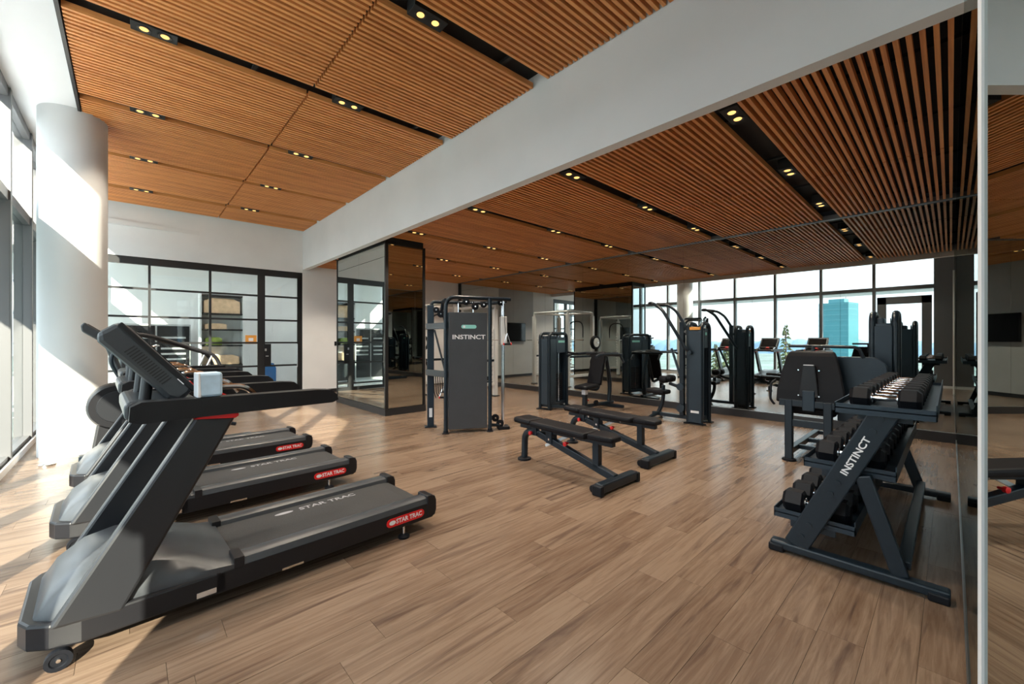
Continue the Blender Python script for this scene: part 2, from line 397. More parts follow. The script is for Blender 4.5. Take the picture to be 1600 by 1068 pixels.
# ---- back wall
wb = sempty('wall_back')
B(UB0 + .0, 4.67, VK, VK + .12, 0, ZR + .3).build('wall_panel', 'wall', wb)
B(4.67, 6.58, VK, VK + .12, 0, ZR + .3).build('dark_panel', 'wall_dark', wb)
B(6.58, UA + .1, VK, VK + .12, 0, ZR + .3).build('wall_panel', 'wall', wb)
struct(B(3.42, UA, VK - .015, VK - .001, 0, .1).build('baseboard_back', 'base'))
B(UW - .1, UB0, 0, .12, 3.26, ZL + .3).build('upper_wall', 'wall', wb, loc=(0, 0, 0))
ub = [o for o in bpy.data.objects if o.name.startswith('upper_wall')][0]
TILT = -2.6   # the glazed wall runs a little askew
ub.location = (UB0, VK, 0); ub.rotation_euler = (0, 0, R(TILT)); ub.data.transform(Matrix.Translation((-UB0, 0, 0)))
# ---- steel framed glass partition in the back wall (local x from the right post towards the windows)
gp = sempty('window_1', (UB0, VK, 0), TILT)
def gbar(x0, x1, z0, z1, nm='frame_bar', d=.035): return B(x0, x1, .02, .02 + d * 2, z0, z1).build(nm, 'blackframe', gp)
gbar(-4.5, 0, 3.1, 3.2, 'head_frame', .035); gbar(-4.5, 0, 3.2, 3.28, 'head_frame', .05); gbar(-.07, 0, 0, 3.13, 'post', .045)
xs = [-.06, -.93, -2.0, -3.08, -4.15]
for x, wd in ((-.98, .1), (-2.0, .05), (-3.08, .045), (-4.15, .05)): gbar(x - wd / 2, x + wd / 2, 0, 3.13, 'mullion')
zb = [.2, .8, 1.39, 1.97, 2.58]
spans = [(-.93, -.06), (-1.975, -1.03), (-3.055, -2.025), (-4.125, -3.105)]
for a, b in spans:
    for z in zb: gbar(a, b, z - .022, z + .022, 'glazing_bar', .025)
    gbar(a, b, 0, .1, 'bottom_rail')
    zz = [.1] + zb + [3.13]
    for z0, z1 in zip(zz, zz[1:]): B(a, b, .052, .058, z0 + .02, z1 - .02).build('pane', 'glass_in', gp)
gbar(-.12, -.06, .1, 3.13, 'door_stile', .03); gbar(-.93, -.87, .1, 3.13, 'door_stile', .03)
lk = B(-.9, -.74, 0, .02, .82, 1.36).build('lock_box', 'plasticd', gp)
B(-.88, -.84, -.012, 0, 1.18, 1.24).build('key_switch', 'steel', gp); B(-.86, -.8, -.012, 0, 1.04, 1.06).build('key_slot', 'steel', gp)
MB().tube(fillet([(-.14, 0, .75), (-.14, -.05, .75), (-.14, -.05, 1.35), (-.14, 0, 1.35)], .02), .011).build('pull_handle', 'steel', gp, True)
# ---- curtain wall of windows
cw = sempty('window_2')
mull = [-1.1, .32, 1.74, 3.16, 4.58, 6.0, 7.42, 8.84, 10.26, 11.68, 13.1, 14.52, 15.5]
for y in mull: B(UW - .12, UW + .05, y - .04, y + .04, .0, ZL).build('mullion', 'frame', cw)
for a, b in zip(mull, mull[1:]):
    for z0, z1 in ((.0, .12), (3.06, 3.18), (ZL - .1, ZL + .02)): B(UW - .1, UW + .03, a + .04, b - .04, z0, z1).build('transom', 'frame', cw)
    for z0, z1 in ((.12, 3.06), (3.18, ZL - .1)):
        B(UW - .04, UW - .032, a + .04, b - .04, z0, z1).build('pane', 'glass', cw)
# terrace door in the second bay: frame inside frame
for y0, y1 in ((.40, .62), (1.44, 1.66)): B(UW - .1, UW + .04, y0, y1, .1, 2.85).build('door_stile', 'frame', cw)
B(UW - .1, UW + .04, .40, 1.66, 2.62, 2.85).build('door_head', 'frame', cw); B(UW - .1, UW + .04, .62, 1.44, .1, .3).build('door_rail', 'frame', cw)
B(UW - .1, UW + .045, -1.4, .28, .0, ZL).build('solid_panel', 'frame', cw)
struct(B(UW + .05, UW + .07, -1.2, VE, 0, .08).build('baseboard_left', 'white'))
# sunshade outside at transom level
cn = struct(B(UW - 1.35, UW - .13, -1.5, VE, 3.06, 3.14).build('sunshade', 'white'))
# ---- round column
col = struct(MB().lathe((-.525, 7.83, 0), (0, 0, 1), [(0, .32), (ZL + .05, .32)], 48).build('column', 'colpaint', None, True))
# ---- room behind the glass
struct(B(UW, 9, VE, VE + .1, 0, ZL).build('wall_far', 'wall'))
struct(B(6.5, 6.6, VK + .15, VE, 0, ZL).build('wall_side', 'wall'))
struct(B(UW, 6.6, VK + .1, VE, 3.9, 4.0).build('ceiling.004', 'plaster'))
for i, (x, y) in enumerate(((.4, 13.6), (2.6, 13.6), (4.8, 13.6))):  # lamps added only to brighten this room; no such fittings are seen
    t = thing('added_fill_lamp', 'flat white fill lamp added on the ceiling behind the glass partition, ' + ('nearest the windows', 'in the middle', 'farthest from the windows')[i], 'lamp', (x, y, 3.9), 0, 'fill lamps added behind the glass')
    B(-.62, .62, -.32, .32, -.05, 0).build('fill_lamp_tray', 'white', t); B(-.58, .58, -.28, .28, -.056, -.05).build('fill_diffuser', 'lamp', t)

# ------------------------------------------------------------------ downlights
def downlight(x, y, z, rot, label, group):
    t = thing('downlight', label, 'downlight', (x, y, z), rot, group)
    B(-.17, .17, -.075, .075, .006, .12).build('housing', 'black', t, bevel=.004)
    for s in (-1, 1):
        MB().lathe((s * .075, 0, .006), (0, 0, -1), [(-.004, .052), (.004, .052), (.004, .04), (.001, .038)], 20).build('trim_ring', 'blackframe', t, True)
        MB().lathe((s * .075, 0, .005), (0, 0, -1), [(0, .034), (.004, .03)], 16).build('lamp_lens', 'bulb', t, True)
    lt = bpy.data.lights.new('spot_light', 'SPOT'); lt.energy = SPOT_W; lt.spot_size = R(105); lt.spot_blend = .6; lt.color = (1, .87, .70); lt.shadow_soft_size = .05
    lo = bpy.data.objects.new('spot_light', lt); C.objects.link(lo); lo.parent = t; lo.location = (0, 0, -.01)
ordn = ['first', 'second', 'third', 'fourth', 'fifth', 'sixth']
tl = math.tan(R(2.0))
for i, y in enumerate(CL):
    for x, nm in ((.18, 'near the window wall'), (1.98, 'near the white beam')):
        downlight(x, y - (x - 1.485) * tl, ZL, -2, 'twin black downlight in %s channel of the high wood ceiling, %s' % (ordn[i], nm), 'downlights in the high ceiling')
for i, y in enumerate(CR):
    for x, nm in ((3.96, 'beside the white beam'), (5.76, 'in mid ceiling'), (7.47, 'nearest the mirror wall')):
        downlight(x, y, ZR, 0, 'twin black downlight in %s channel of the low wood ceiling, %s' % (ordn[i], nm), 'downlights in the low ceiling')

# ------------------------------------------------------------------ treadmills (local x: front by the windows -> rear, y: across, z: up)
TW = .76
def rsec(x, y0, y1, z0, zs, zt, c):
    return [(x, y0, z0), (x, y0, zs), (x, y0 + c * .35, zs + (zt - zs) * .7), (x, y0 + c, zt), (x, y1 - c, zt), (x, y1 - c * .35, zs + (zt - zs) * .7), (x, y1, zs), (x, y1, z0)]
def treadmill():
    t = thing('treadmill', '', 'treadmill')
    # base tray with rounded nose
    pts = [(0, .16), (.03, .09), (.1, .035), (.2, 0), (.75, 0), (.75, TW), (.2, TW), (.1, TW - .035), (.03, TW - .09), (0, TW - .16)]
    MB().prism(pts, .085, .2, 'z').build('front_tray', 'plasticd', t, bevel=.012)
    MB().loft([rsec(x, y0, TW - y0, .19, zs, zt, c) for x, y0, zs, zt, c in
               ((.045, .13, .195, .205, .08), (.1, .07, .21, .30, .12), (.2, .04, .23, .375, .15), (.32, .03, .24, .40, .16), (.46, .02, .24, .375, .16), (.6, .01, .235, .31, .14), (.72, .0, .225, .245, .11), (.80, .0, .215, .222, .1))]).build('motor_hood', 'plastic', t, True)
    # side frames, deck, belt, rails
    for y0 in (.0, TW - .05):
        B(.7, 2.08, y0, y0 + .05, .085, .2).build('side_frame', 'plasticd', t, bevel=.004)
    B(.74, 2.07, .05, TW - .05, .1, .185).build('deck', 'plasticd', t)
    bl = MB().loft([[(x, .13, z), (x, TW - .13, z), (x, TW - .13, z - .012), (x, .13, z - .012)] for x, z in ((.72, .213), (1.95, .213), (2.04, .205), (2.075, .18), (2.07, .13))]).build('belt', 'belt', t)
    text('belt_lettering', 'STAR TRAC', .07, 'greyprint', bl, frame3((1.50, TW - .21, .2135), (1, 0, 0), (0, 1, 0)), .0004, .001, 1.15)
    MB().prism([(x * .055 + 1.19, y * .02 + TW - .21) for x, y in [(math.cos(a * .3927) * (1 if abs(math.cos(a * .3927)) < .5 else 1.1), math.sin(a * .3927)) for a in range(16)]], .2132, .2138, 'z').build('belt_emblem', 'greyprint', bl)
    for y0 in (0.0, TW - .13):
        sgn = 1 if y0 == 0 else -1
        prof = [(y0, .2), (y0 + .012, .236), (y0 + .03, .246), (y0 + .10, .246), (y0 + .118, .236), (y0 + .13, .2)]
        r = MB().prism(prof, .8, 2.08, 'x').build('side_rail', 'plastic', t, True)
        B(.78, .83, y0 - .002, y0 + .132, .19, .249).build('rail_clip', 'plasticd', r, bevel=.003)
        pr = [(2.03, .09), (2.07, .088), (2.1, .1), (2.112, .14), (2.112, .21), (2.1, .245), (2.07, .258), (2.03, .258)]
        MB().prism(pr, y0 - .006, y0 + .136, 'y').build('end_cap', 'plasticd', t, bevel=.008)
    # red side badge
    for side, yy in ((-1, -.001), (1, TW + .001)):
        px = [(1.845 + dx, .145 + dz) for dx, dz in [(.125 * s + .03 * math.cos(a), .03 * math.sin(a)) for s, rng in ((1, range(-90, 91, 30)), (-1, range(90, 271, 30))) for a in map(R, rng)]]
        bd = MB().prism(px, yy, yy + side * .004, 'y').build('badge', 'red', t)
        text('badge_lettering', 'STAR TRAC', .045, 'print', bd, frame3((1.872, yy + side * .0042, .145), (-side, 0, 0), (0, 0, 1)) if side > 0 else frame3((1.872, yy - .0042, .145), (1, 0, 0), (0, 0, 1)), .0004, .0012, .92)
        MB().prism([(1.735 + .026 * math.cos(R(a)), .145 + .016 * math.sin(R(a))) for a in range(0, 360, 30)], yy + side * .004, yy + side * .0048, 'y').build('badge_emblem', 'print', bd)
        # chrome plates low on the frame
        for x0, x1 in ((.615, .70), (1.02, 1.14)):
            B(x0, x1, yy - .002, yy + .002, .1 if x0 < 1 else .088, .128 if x0 < 1 else .1).build('bracket', 'chrome', t)
    for y in (.0, TW - .03):
        MB().lathe((.13, y, .045), (0, 1, 0), [(.006, .0), (.006, .026), (0, .03), (0, .045), (.03, .045), (.03, .03), (.024, .026), (.024, 0)], 20).build('wheel', 'rubber', t, True)
        MB().cyl((.13, y - .001, .045), (.13, y + .031, .045), .008, 10).build('wheel_axle', 'chrome', t, True)
        f = MB().lathe((1.84, y + .02, 0), (0, 0, 1), [(0, .042), (.014, .042), (.022, .03), (.026, .014)], 16).build('foot', 'rubber', t, True)
        MB().cyl((1.84, y + .02, .02), (1.84, y + .02, .1), .01, 10).build('foot_stem', 'chrome', f, True)
    # uprights leaning back, red caps, arms
    for y0, y1 in ((-.005, .065), (TW - .065, TW + .005)):
        MB().prism([(.10, .19), (.335, .17), (.79, 1.035), (.61, 1.05)], y0, y1, 'y').build('upright', 'uprightm', t, bevel=.014)
        MB().prism([(.60, 1.04), (.785, 1.025), (.80, 1.035), (.80, 1.05), (.655, 1.063)], y0 - .006, y1 + .006, 'y').build('red_cap', 'red', t, bevel=.003)
        arm = [(.355, 1.06), (.40, 1.045), (.62, 1.05), (1.31, 1.055), (1.345, 1.07), (1.335, 1.105), (1.30, 1.135), (1.22, 1.142), (.40, 1.15), (.36, 1.13)]
        MB().prism(arm, y0 - .012, y1 + .012, 'y').build('arm_rail', 'plasticd', t, True, bevel=.014)
    MB().prism([(.34, 1.07), (.36, 1.05), (.62, 1.05), (.66, 1.09), (.64, 1.13), (.36, 1.15), (.34, 1.13)], .06, TW - .06, 'y').build('console_bridge', 'plastic', t, bevel=.015)
    # console head: thick slab leaning back, screen towards the runner
    cb = [(0, 0), (.03, -.03), (.42, -.035), (.47, -.02), (.475, .075), (.44, .10), (.05, .095), (.0, .07)]
    def cp(s, n): # s up the console, n away from the runner (towards the windows)
        a = R(130); ux, uz = math.cos(a), math.sin(a); return (.61 + s * ux - n * uz, 1.17 + s * uz + n * ux)
    poly = [cp(s, n) for s, n in cb]
    hd = MB().prism(poly, .1, TW - .1, 'y').build('console', 'plastic', t, bevel=.022)
    for k in range(16):
        s = .12 + k * .0145
        a, b = cp(s, .015), cp(s + .006, .06)
        p4 = [cp(s, .012), cp(s + .006, .012), cp(s + .006, .062), cp(s, .062)]
        MB().prism(p4, .098, .1005, 'y').build('vent_slot', 'black', hd)
    MB().prism([cp(.0, -.002), cp(.46, -.002), cp(.462, -.028), cp(.0, -.028)], .094, TW - .094, 'y').build('bezel', 'plasticd', hd, bevel=.006)
    MB().prism([cp(.05, -.037), cp(.4, -.037), cp(.4, -.033), cp(.05, -.033)], .14, TW - .14, 'y').build('screen', 'screen', hd)
    MB().prism([cp(.06, .0), cp(.1, .0), cp(.1, -.004), cp(.06, -.004)], .0925, .0945, 'y').build('side_mark', 'print', hd)
    MB().prism([cp(-.03, -.045), cp(.02, -.045), cp(.02, -.04), cp(-.03, -.04)], .33, .43, 'y').build('stop_button', 'red', hd)
    for y in (.16, TW - .16):
        a = cp(.2, .06); MB().tube([(.42, y, 1.12), (a[0], y, a[1])], .026, 10).build('console_strut', 'uprightm', t, True)
    MB().tube(fillet([(.68, .12, 1.12), (.72, .12, 1.19), (.86, .12, 1.185), (.93, .12, 1.1)], .06), .015, 8).build('grip_bar', 'chrome', t, True)
    MB().tube(fillet([(.68, TW - .12, 1.12), (.72, TW - .12, 1.19), (.86, TW - .12, 1.185), (.93, TW - .12, 1.1)], .06), .015, 8).build('grip_bar', 'chrome', t, True)
    MB().tube(fillet([(.7, .3, 1.17), (.8, .3, 1.12), (.82, .36, 1.1), (.72, .44, 1.17)], .02), .004, 6).build('safety_cord', 'red', t, True)
    return t
t0 = treadmill()
spec = [((-.355, 2.665, 0), 2.2, 'black treadmill closest to the camera, its red badge and belt lettering fully visible'),
        ((-.395, 4.09, 0), 2.2, 'black treadmill in the middle of the row of three'),
        ((-.40, 5.46, 0), 2.2, 'black treadmill third from the camera, next to the elliptical trainer')]
for i, (loc, rz, lb) in enumerate(spec):
    t = t0 if i == 0 else copy_tree(t0)
    t.location = loc; t.rotation_euler = (0, 0, R(rz)); t['label'] = lb; t['group'] = 'treadmills facing the windows'
# pale blue pack on the first treadmill's arm
wp = thing('tissue_pack', 'pale blue wrapped tissue pack standing on the arm rail of the nearest treadmill', 'tissue pack', (.315, 2.735, 1.149), 4)
B(-.055, .055, -.05, .05, 0, .13).build('wrapper', 'paper', wp, bevel=.014)
MB().prism([(-.056, 0), (-.04, 0), (-.045, .13), (-.056, .13)], -.052, .052, 'y').build('end_fold', 'print', wp, bevel=.004)

# ------------------------------------------------------------------ elliptical trainer behind the treadmills
e = thing('elliptical_trainer', 'dark elliptical trainer with round flywheel cover beside the white round column', 'elliptical', (-.42, 6.72, 0), 2)
MB().lathe((.33, .06, .66), (0, 1, 0), [(0, .0), (0, .17), (.0, .25), (.05, .27), (.36, .27), (.41, .25), (.41, .0)], 36).build('flywheel_cover', 'plasticd', e, True)
MB().lathe((.33, .045, .66), (0, 1, 0), [(0, .18), (.02, .19)], 32).build('side_disc', 'uprightm', e, True)
MB().loft([[(.1, .1, .1), (.6, .1, .1), (.6, .42, .1), (.1, .42, .1)], [(.16, .14, .5), (.5, .14, .5), (.5, .38, .5), (.16, .38, .5)]]).build('pedestal', 'plasticd', e, bevel=.02)
B(.0, 1.75, .2, .32, .03, .1).build('base_beam', 'iron', e, bevel=.01)
for x in (.05, 1.7): B(x - .04, x + .04, 0, .52, 0, .05).build('cross_foot', 'rubber', e, bevel=.01)
MB().tube(fillet([(.42, .26, .85), (.32, .26, 1.15), (.24, .26, 1.42)], .1), .035, 10).build('mast', 'plastic', e, True)
MB().prism([(.02, 1.62), (.05, 1.66), (.34, 1.43), (.30, 1.36), (.27, 1.36), (.03, 1.55)], .05, .47, 'y').build('console', 'plastic', e, bevel=.015)
MB().prism([(.08, 1.643), (.31, 1.46), (.305, 1.455), (.075, 1.635)], .1, .42, 'y').build('screen', 'screen', e)
for y in (-.03, .55):
    MB().tube(fillet([(.55, y, .55), (.32, y, 1.05), (.26, y, 1.2), (.33, y, 1.45), (.42, y, 1.5)], .08), .02, 8).build('swing_arm', 'iron', e, True)
    B(.75, 1.15, y - .06 if y > .3 else y, y + .06 if y < .3 else y, .32, .36).build('pedal', 'rubber', e, bevel=.01)
    MB().tube([(.4, y, .62), (1.5, y, .3)], .025, 8).build('pedal_link', 'iron', e, True)
MB().tube(fillet([(.3, .08, 1.3), (.44, .08, 1.27), (.5, .26, 1.25), (.44, .44, 1.27), (.3, .44, 1.3)], .06), .016, 8).build('fixed_grip', 'rubber', e, True)

# stair climber by the glass wall
s = thing('stair_climber', 'stair climber with long sloping black handrails in front of the glass partition', 'stair climber', (-.1, 9.0, 0), 2)
for y in (0, .72):
    MB().tube(fillet([(.1, y, 1.56), (.35, y, 1.53), (1.24, y, 1.19), (1.36, y, .85)], .12), .03, 8).build('handrail', 'plasticd', s, True)
    MB().tube([(1.2, y, 1.2), (1.05, y, .8)], .016, 8).build('rail_post', 'chrome', s, True)
    MB().prism([(0, .05), (1.45, .05), (1.45, .3), (.55, .95), (.2, 1.2), (.0, 1.2)], y - .03 if y == 0 else y - .03, y + .03, 'y').build('side_cover', 'plastic', s, bevel=.02)
for k in range(4): B(.5 + k * .23, .78 + k * .23, .04, .68, .72 - k * .2, .76 - k * .2).build('step', 'rubber', s, bevel=.005)
B(.0, .18, .04, .68, .05, 1.25).build('tower', 'plasticd', s, bevel=.02)
MB().prism([(.0, 1.3), (.05, 1.68), (.1, 1.7), (.16, 1.3)], .12, .6, 'y').build('console', 'plasticd', s, bevel=.02)
MB().tube(fillet([(.2, .16, 1.3), (.45, .16, 1.36), (.5, .36, 1.36), (.45, .56, 1.36), (.2, .56, 1.3)], .08), .016, 8).build('front_grip', 'chrome', s, True)

# ------------------------------------------------------------------ cable trainer (local x along its front panel, y away from the camera)
c = thing('cable_trainer', 'tall dual cable trainer with dark lettered front panel standing on the open floor', 'cable machine', (3.60, 5.36, 0), -28.7)
pn = B(.045, .655, -.01, .03, .06, 1.89).build('front_panel', 'panel', c, bevel=.008)
text('panel_lettering', 'INSTINCT', .095, 'print', pn, frame3((.36, -.0115, 1.5), (1, 0, 0), (0, 0, 1)), .0006, .002, 1.25)
pill = [(.36 + .09 * s_ + .03 * math.cos(R(a)), 1.665 + .03 * math.sin(R(a))) for s_, rg in ((1, range(-90, 91, 30)), (-1, range(90, 271, 30))) for a in rg]
lg = MB().prism(pill, -.013, -.0105, 'y').build('logo_pill', 'teal', pn)
MB().prism([(.285 + .02 * math.cos(R(a)), 1.665 + .02 * math.sin(R(a))) for a in range(0, 360, 30)], -.0138, -.013, 'y').build('logo_emblem', 'print', lg)
B(.045, .075, .03, .4, .06, 1.89).build('side_panel', 'ironb', c, bevel=.005); B(.625, .655, .03, .4, .06, 1.89).build('side_panel', 'ironb', c, bevel=.005)
# arched front tube frame and roof bars
MB().tube(fillet([(0, 0, 0), (0, 0, 2.13), (1.06, .1, 2.12)], .17, 6), .032, 10).build('arched_frame', 'iron', c, True)
MB().tube([(.70, 0, 0), (.70, 0, 2.12)], .032, 10).build('front_post', 'iron', c, True)
MB().tube(fillet([(-.02, .58, 1.9), (0, .5, 2.1), (.0, .05, 2.08)], .12), .03, 10).build('roof_tube', 'iron', c, True)
MB().tube(fillet([(-.2, .6, 2.0), (-.17, .62, 2.1), (.9, .62, 2.1), (1.0, .2, 2.1)], .1), .03, 10).build('roof_tube', 'iron', c, True)
for x, y in ((0, 0), (.70, 0)): MB().lathe((x, y, 0), (0, 0, 1), [(0, .055), (.012, .055), (.018, .038), (.05, .036)], 16).build('foot_cap', 'rubber', c, True)
# left column
B(-.255, -.145, .54, .62, .02, 2.04).build('column', 'ironb', c, bevel=.008)
B(-.30, -.10, .50, .66, 0, .02).build('foot_plate', 'iron', c, bevel=.004)
B(-.225, -.175, .538, .54, .17, .32).build('warning_label', 'print', c)
for z in (.92, 1.68):
    MB().bar((-.26, .53, z), (.02, .02, z), .05, .1).build('link_bracket', 'plastic', c, bevel=.006)
# weight stack seen from the side, guide rods
for k in range(15): B(.16, .52, .12, .26, .12 + k * .045, .16 + k * .045).build('weight_plate', 'rubber', c, bevel=.004)
for x in (.22, .46): MB().cyl((x, .19, .05), (x, .19, 2.08), .011, 8).build('guide_rod', 'chrome', c, True)
B(.0, .72, .36, .42, .0, .06).build('rear_beam', 'iron', c, bevel=.006)
MB().tube([(-.14, .5, 1.62), (.02, .16, .9)], .016, 8).build('diagonal_brace', 'iron', c, True)
# right adjustable pulley column (chrome)
for y in (.1, .19): MB().cyl((.945, y, .03), (.945, y, 2.1), .019, 12).build('chrome_column', 'chrome', c, True)
B(.9, 1.0, .07, .23, 1.38, 1.84).build('pulley_carriage', 'silver', c, bevel=.01)
B(.86, 1.04, .05, .25, 0, .05).build('column_foot', 'rubber', c, bevel=.006)
MB().tube([(.70, .0, .1), (.95, .12, .06)], .025, 8).build('low_tube', 'iron', c, True)
for x, y, z, r in ((.32, .02, 2.06, .055), (.46, .0, 1.985, .055), (.6, .02, 2.02, .05), (.9, .12, 2.07, .05), (.80, .06, .2, .06), (.88, .08, .1, .06), (-.12, .4, 1.95, .05), (-.05, .3, 1.88, .06)):
    p = MB().lathe((x, y - .02, z), (0, 1, 0), [(0, .0), (.0, r * .6), (.004, r), (.014, r * .92), (.026, r * .92), (.036, r), (.04, r * .6), (.04, 0)], 20).build('pulley', 'rubber', c, True)
    MB().lathe((x, y - .024, z), (0, 1, 0), [(0, .012), (.048, .012)], 10).build('pulley_bolt', 'chrome', p, True)
MB().tube([(.32, 0, 2.0), (.46, 0, 2.04), (.62, .02, 2.07), (.9, .12, 2.12)], .005, 6).build('cable', 'rubber', c, True)
MB().tube([(.95, .05, 2.05), (.95, .04, 1.75), (.96, .02, 1.55)], .005, 6).build('cable', 'rubber', c, True)
for x, y, z in ((.99, .02, 1.36), (-.02, .26, .5)):
    h = MB().tube(fillet([(x, y, z + .2), (x - .06, y, z + .03), (x + .06, y, z + .03), (x, y, z + .2)], .02), .006, 6).build('handle_strap', 'chrome', c, True)
    MB().cyl((x - .055, y, z + .03), (x + .055, y, z + .03), .016, 10).build('hand_grip', 'rubber', h, True)
    for q in (-.06, .06): MB().cyl((x + q - .008, y, z + .03), (x + q + .008, y, z + .03), .02, 10).build('grip_end', 'red', h, True)
for k in range(5): MB().tube(fillet([(-.16 + k * .03, .45 - k * .06, .86), (-.15 + k * .03, .44 - k * .06, .6), (-.12 + k * .03, .42 - k * .06, .5 + .04 * k)], .05), .008, 6).build('hanging_strap', 'rubber', c, True)

# ------------------------------------------------------------------ silver squat rack with plates
q = thing('squat_rack', 'silver squat rack with toothed uprights behind the cable trainer by the mirror', 'squat rack', (5.72, 8.14, 0), 0)
RW, RD, RH = 1.28, 1.44, 2.36
for x in (0, RW):
    for y in (0, RD):
        B(x - .05, x + .05, y - .055, y + .055, .02, RH - .1).build('upright', 'silver', q, bevel=.008)
        B(x - .09, x + .09, y - .09, y + .09, 0, .02).build('foot_plate', 'iron', q, bevel=.004)
        if x == RW:
            tp = [(.04, .35)]
            for k in range(13): tp += [(.17, .41 + k * .11), (.08, .43 + k * .11)]
            tp += [(.04, 1.9)]
            MB().prism([(x - .0 - a, z) for a, z in tp], y - .015, y + .015, 'y').build('toothed_plate', 'silver', q)
for y in (0, RD):
    MB().tube(fillet([(0, y, RH - .15), (0, y, RH), (RW, y, RH), (RW, y, RH - .15)], .14), .035, 10).build('top_tube', 'silver', q, True)
    B(.04, RW - .04, y - .03, y + .03, .28, .36).build('low_rail', 'silver', q, bevel=.006)
    B(.04, RW - .04, y - .025, y + .025, .9, .96).build('safety_bar', 'iron', q, bevel=.006)
for x in (0, RW):
    MB().tube([(x, 0, RH), (x, RD, RH)], .033, 10).build('cross_tube', 'silver', q, True)
MB().cyl((RW - .13, -.5, 1.46), (RW - .13, RD + .5, 1.46), .014, 10).build('barbell', 'chrome', q, True)
for z in (.72, 1.38):
    for y, d in ((-.04, -1), (RD + .04, 1)): MB().cyl((0, y, z), (0, y + d * .2, z), .024, 10).build('storage_peg', 'chrome', q, True)
MB().tube(fillet([(-.02, .4, 1.55), (-.02, .4, 2.1), (-.02, 1.0, 2.1), (-.02, 1.0, 1.55)], .25), .02, 8).build('chin_bar', 'iron', q, True)
wpm = MB().lathe((0, 0, 0), (0, 1, 0), [(-.02, .027), (-.024, .06), (-.018, .085), (-.012, .15), (-.022, .19), (-.02, .225), (.02, .225), (.022, .19), (.012, .15), (.018, .085), (.024, .06), (.02, .027)], 28).mesh('weight_plate'); wpm.materials.append(M['rubber'])
for p in wpm.polygons: p.use_smooth = True
hub = MB().lathe((0, 0, 0), (0, 1, 0), [(-.027, .03), (-.027, .15), (.027, .15), (.027, .03)], 24).mesh('plate_hub'); hub.materials.append(M['silver'])
k = 0
for z, zn in ((.72, 'lower'), (1.38, 'upper')):
    for y, d, sn in ((-.04, -1, 'camera side'), (RD + .04, 1, 'back side')):
        for j in range(2):
            o = thing('weight_plate', '%s weight plate on %s storage peg at %s of the squat rack' % (('inner', 'outer')[j], zn, sn), 'weight plate', (5.72, 8.14 + y + d * (.05 + j * .06), z), 0, 'plates stored on the squat rack')
            for nm, me in (('disc', wpm), ('hub', hub)):
                pp = bpy.data.objects.new(nm, me); C.objects.link(pp); pp.parent = o

# ------------------------------------------------------------------ selector machines
def weight_tower(t, x, y, rz, wd, dp, h, arch=True):
    """arched tube frame with shroud and stack; local frame turned by rz about (x, y)"""
    m4 = Matrix.Translation((x, y, 0)) @ Matrix.Rotation(R(rz), 4, 'Z')
    def put(mb, nm, m, par=t, **k):
        mb.v = [tuple(m4 @ Vector(p)) for p in mb.v]; return mb.build(nm, m, par, **k)
    for yy in (0, dp):
        pts = fillet([(0, yy, 0), (0, yy, h), (wd, yy, h), (wd, yy, 0)], .13, 6)
        put(MB().tube(pts, .034, 10), 'arch_frame', 'iron', smooth=True)
    put(B(.02, wd - .02, .02, dp - .02, .05, .12), 'tower_base', 'iron', bevel=.006)
    for xx in (0, wd): put(B(xx - .022, xx + .022, .03, dp - .03, .1, h - .12), 'end_panel', 'ironb', bevel=.006)
    sh = put(B(.045, wd - .045, dp * .5, dp - .01, .12, h - .05), 'shroud', 'ironb', bevel=.02)
    put(B(.05, wd * .38, .0, .03, .12, h - .12), 'front_cover', 'ironb', bevel=.008)
    put(B(wd * .38 + .01, wd - .05, .0, .03, h - .42, h - .08), 'placard', 'ironb', bevel=.006)
    put(B(wd * .5, wd - .1, -.003, 0, h - .2, h - .15), 'placard_print', 'teal')
    for k in range(14): put(B(wd * .42, wd - .08, .06, dp * .45, .14 + k * .042, .178 + k * .042), 'stack_plate', 'rubber')
    put(MB().cyl((wd * .65, dp * .25, .1), (wd * .65, dp * .25, h - .05), .01, 8), 'guide_rod', 'chrome', smooth=True)
    put(B(-.06, .06, -.06, dp + .06, 0, .02), 'foot_plate', 'rubber'); put(B(wd - .06, wd + .06, -.06, dp + .06, 0, .02), 'foot_plate', 'rubber')
    return sh
def pad(t, nm, mtx, sx, sy, sz, bev=.03):
    mb = B(-sx / 2, sx / 2, -sy / 2, sy / 2, -sz / 2, sz / 2); mb.v = [tuple(mtx @ Vector(p)) for p in mb.v]
    return mb.build(nm, 'vinyl', t, bevel=bev)
def TR(x, y, z, ax=None, a=0): return Matrix.Translation((x, y, z)) @ (Matrix.Rotation(R(a), 4, ax) if ax else Matrix())

# chest press (user faces -X); tower on its far side
t = thing('chest_press', 'chest press machine with arched weight tower and black back pad against the mirror', 'chest press', (6.41, 5.72, 0), 0)
weight_tower(t, 0, 0, 12, .78, .22, 1.60)
B(.36, 1.45, -.62, -.54, .06, .12).build('base_beam', 'iron', t, bevel=.008)
MB().bar((.1, .05, .06), (.5, -.58, .06), .07, .06).build('base_link', 'iron', t, bevel=.006)
MB().bar((1.3, -.95, .04), (1.3, -.2, .04), .07, .06).build('rear_foot', 'iron', t, bevel=.006)
B(.40, .48, -.62, -.54, .1, .46).build('seat_post', 'iron', t, bevel=.006); B(.395, .485, -.625, -.535, .34, .44).build('post_sleeve', 'print', t)
pad(t, 'seat_pad', TR(.5, -.58, .50, 'Y', -4), .42, .34, .08)
pad(t, 'back_pad', TR(.86, -.58, .86, 'Y', 16), .09, .34, .72)
MB().tube(fillet([(.6, -.58, .45), (.9, -.58, .40), (1.1, -.58, .95), (1.2, -.58, 1.12)], .1), .035, 10).build('back_frame', 'iron', t, True)
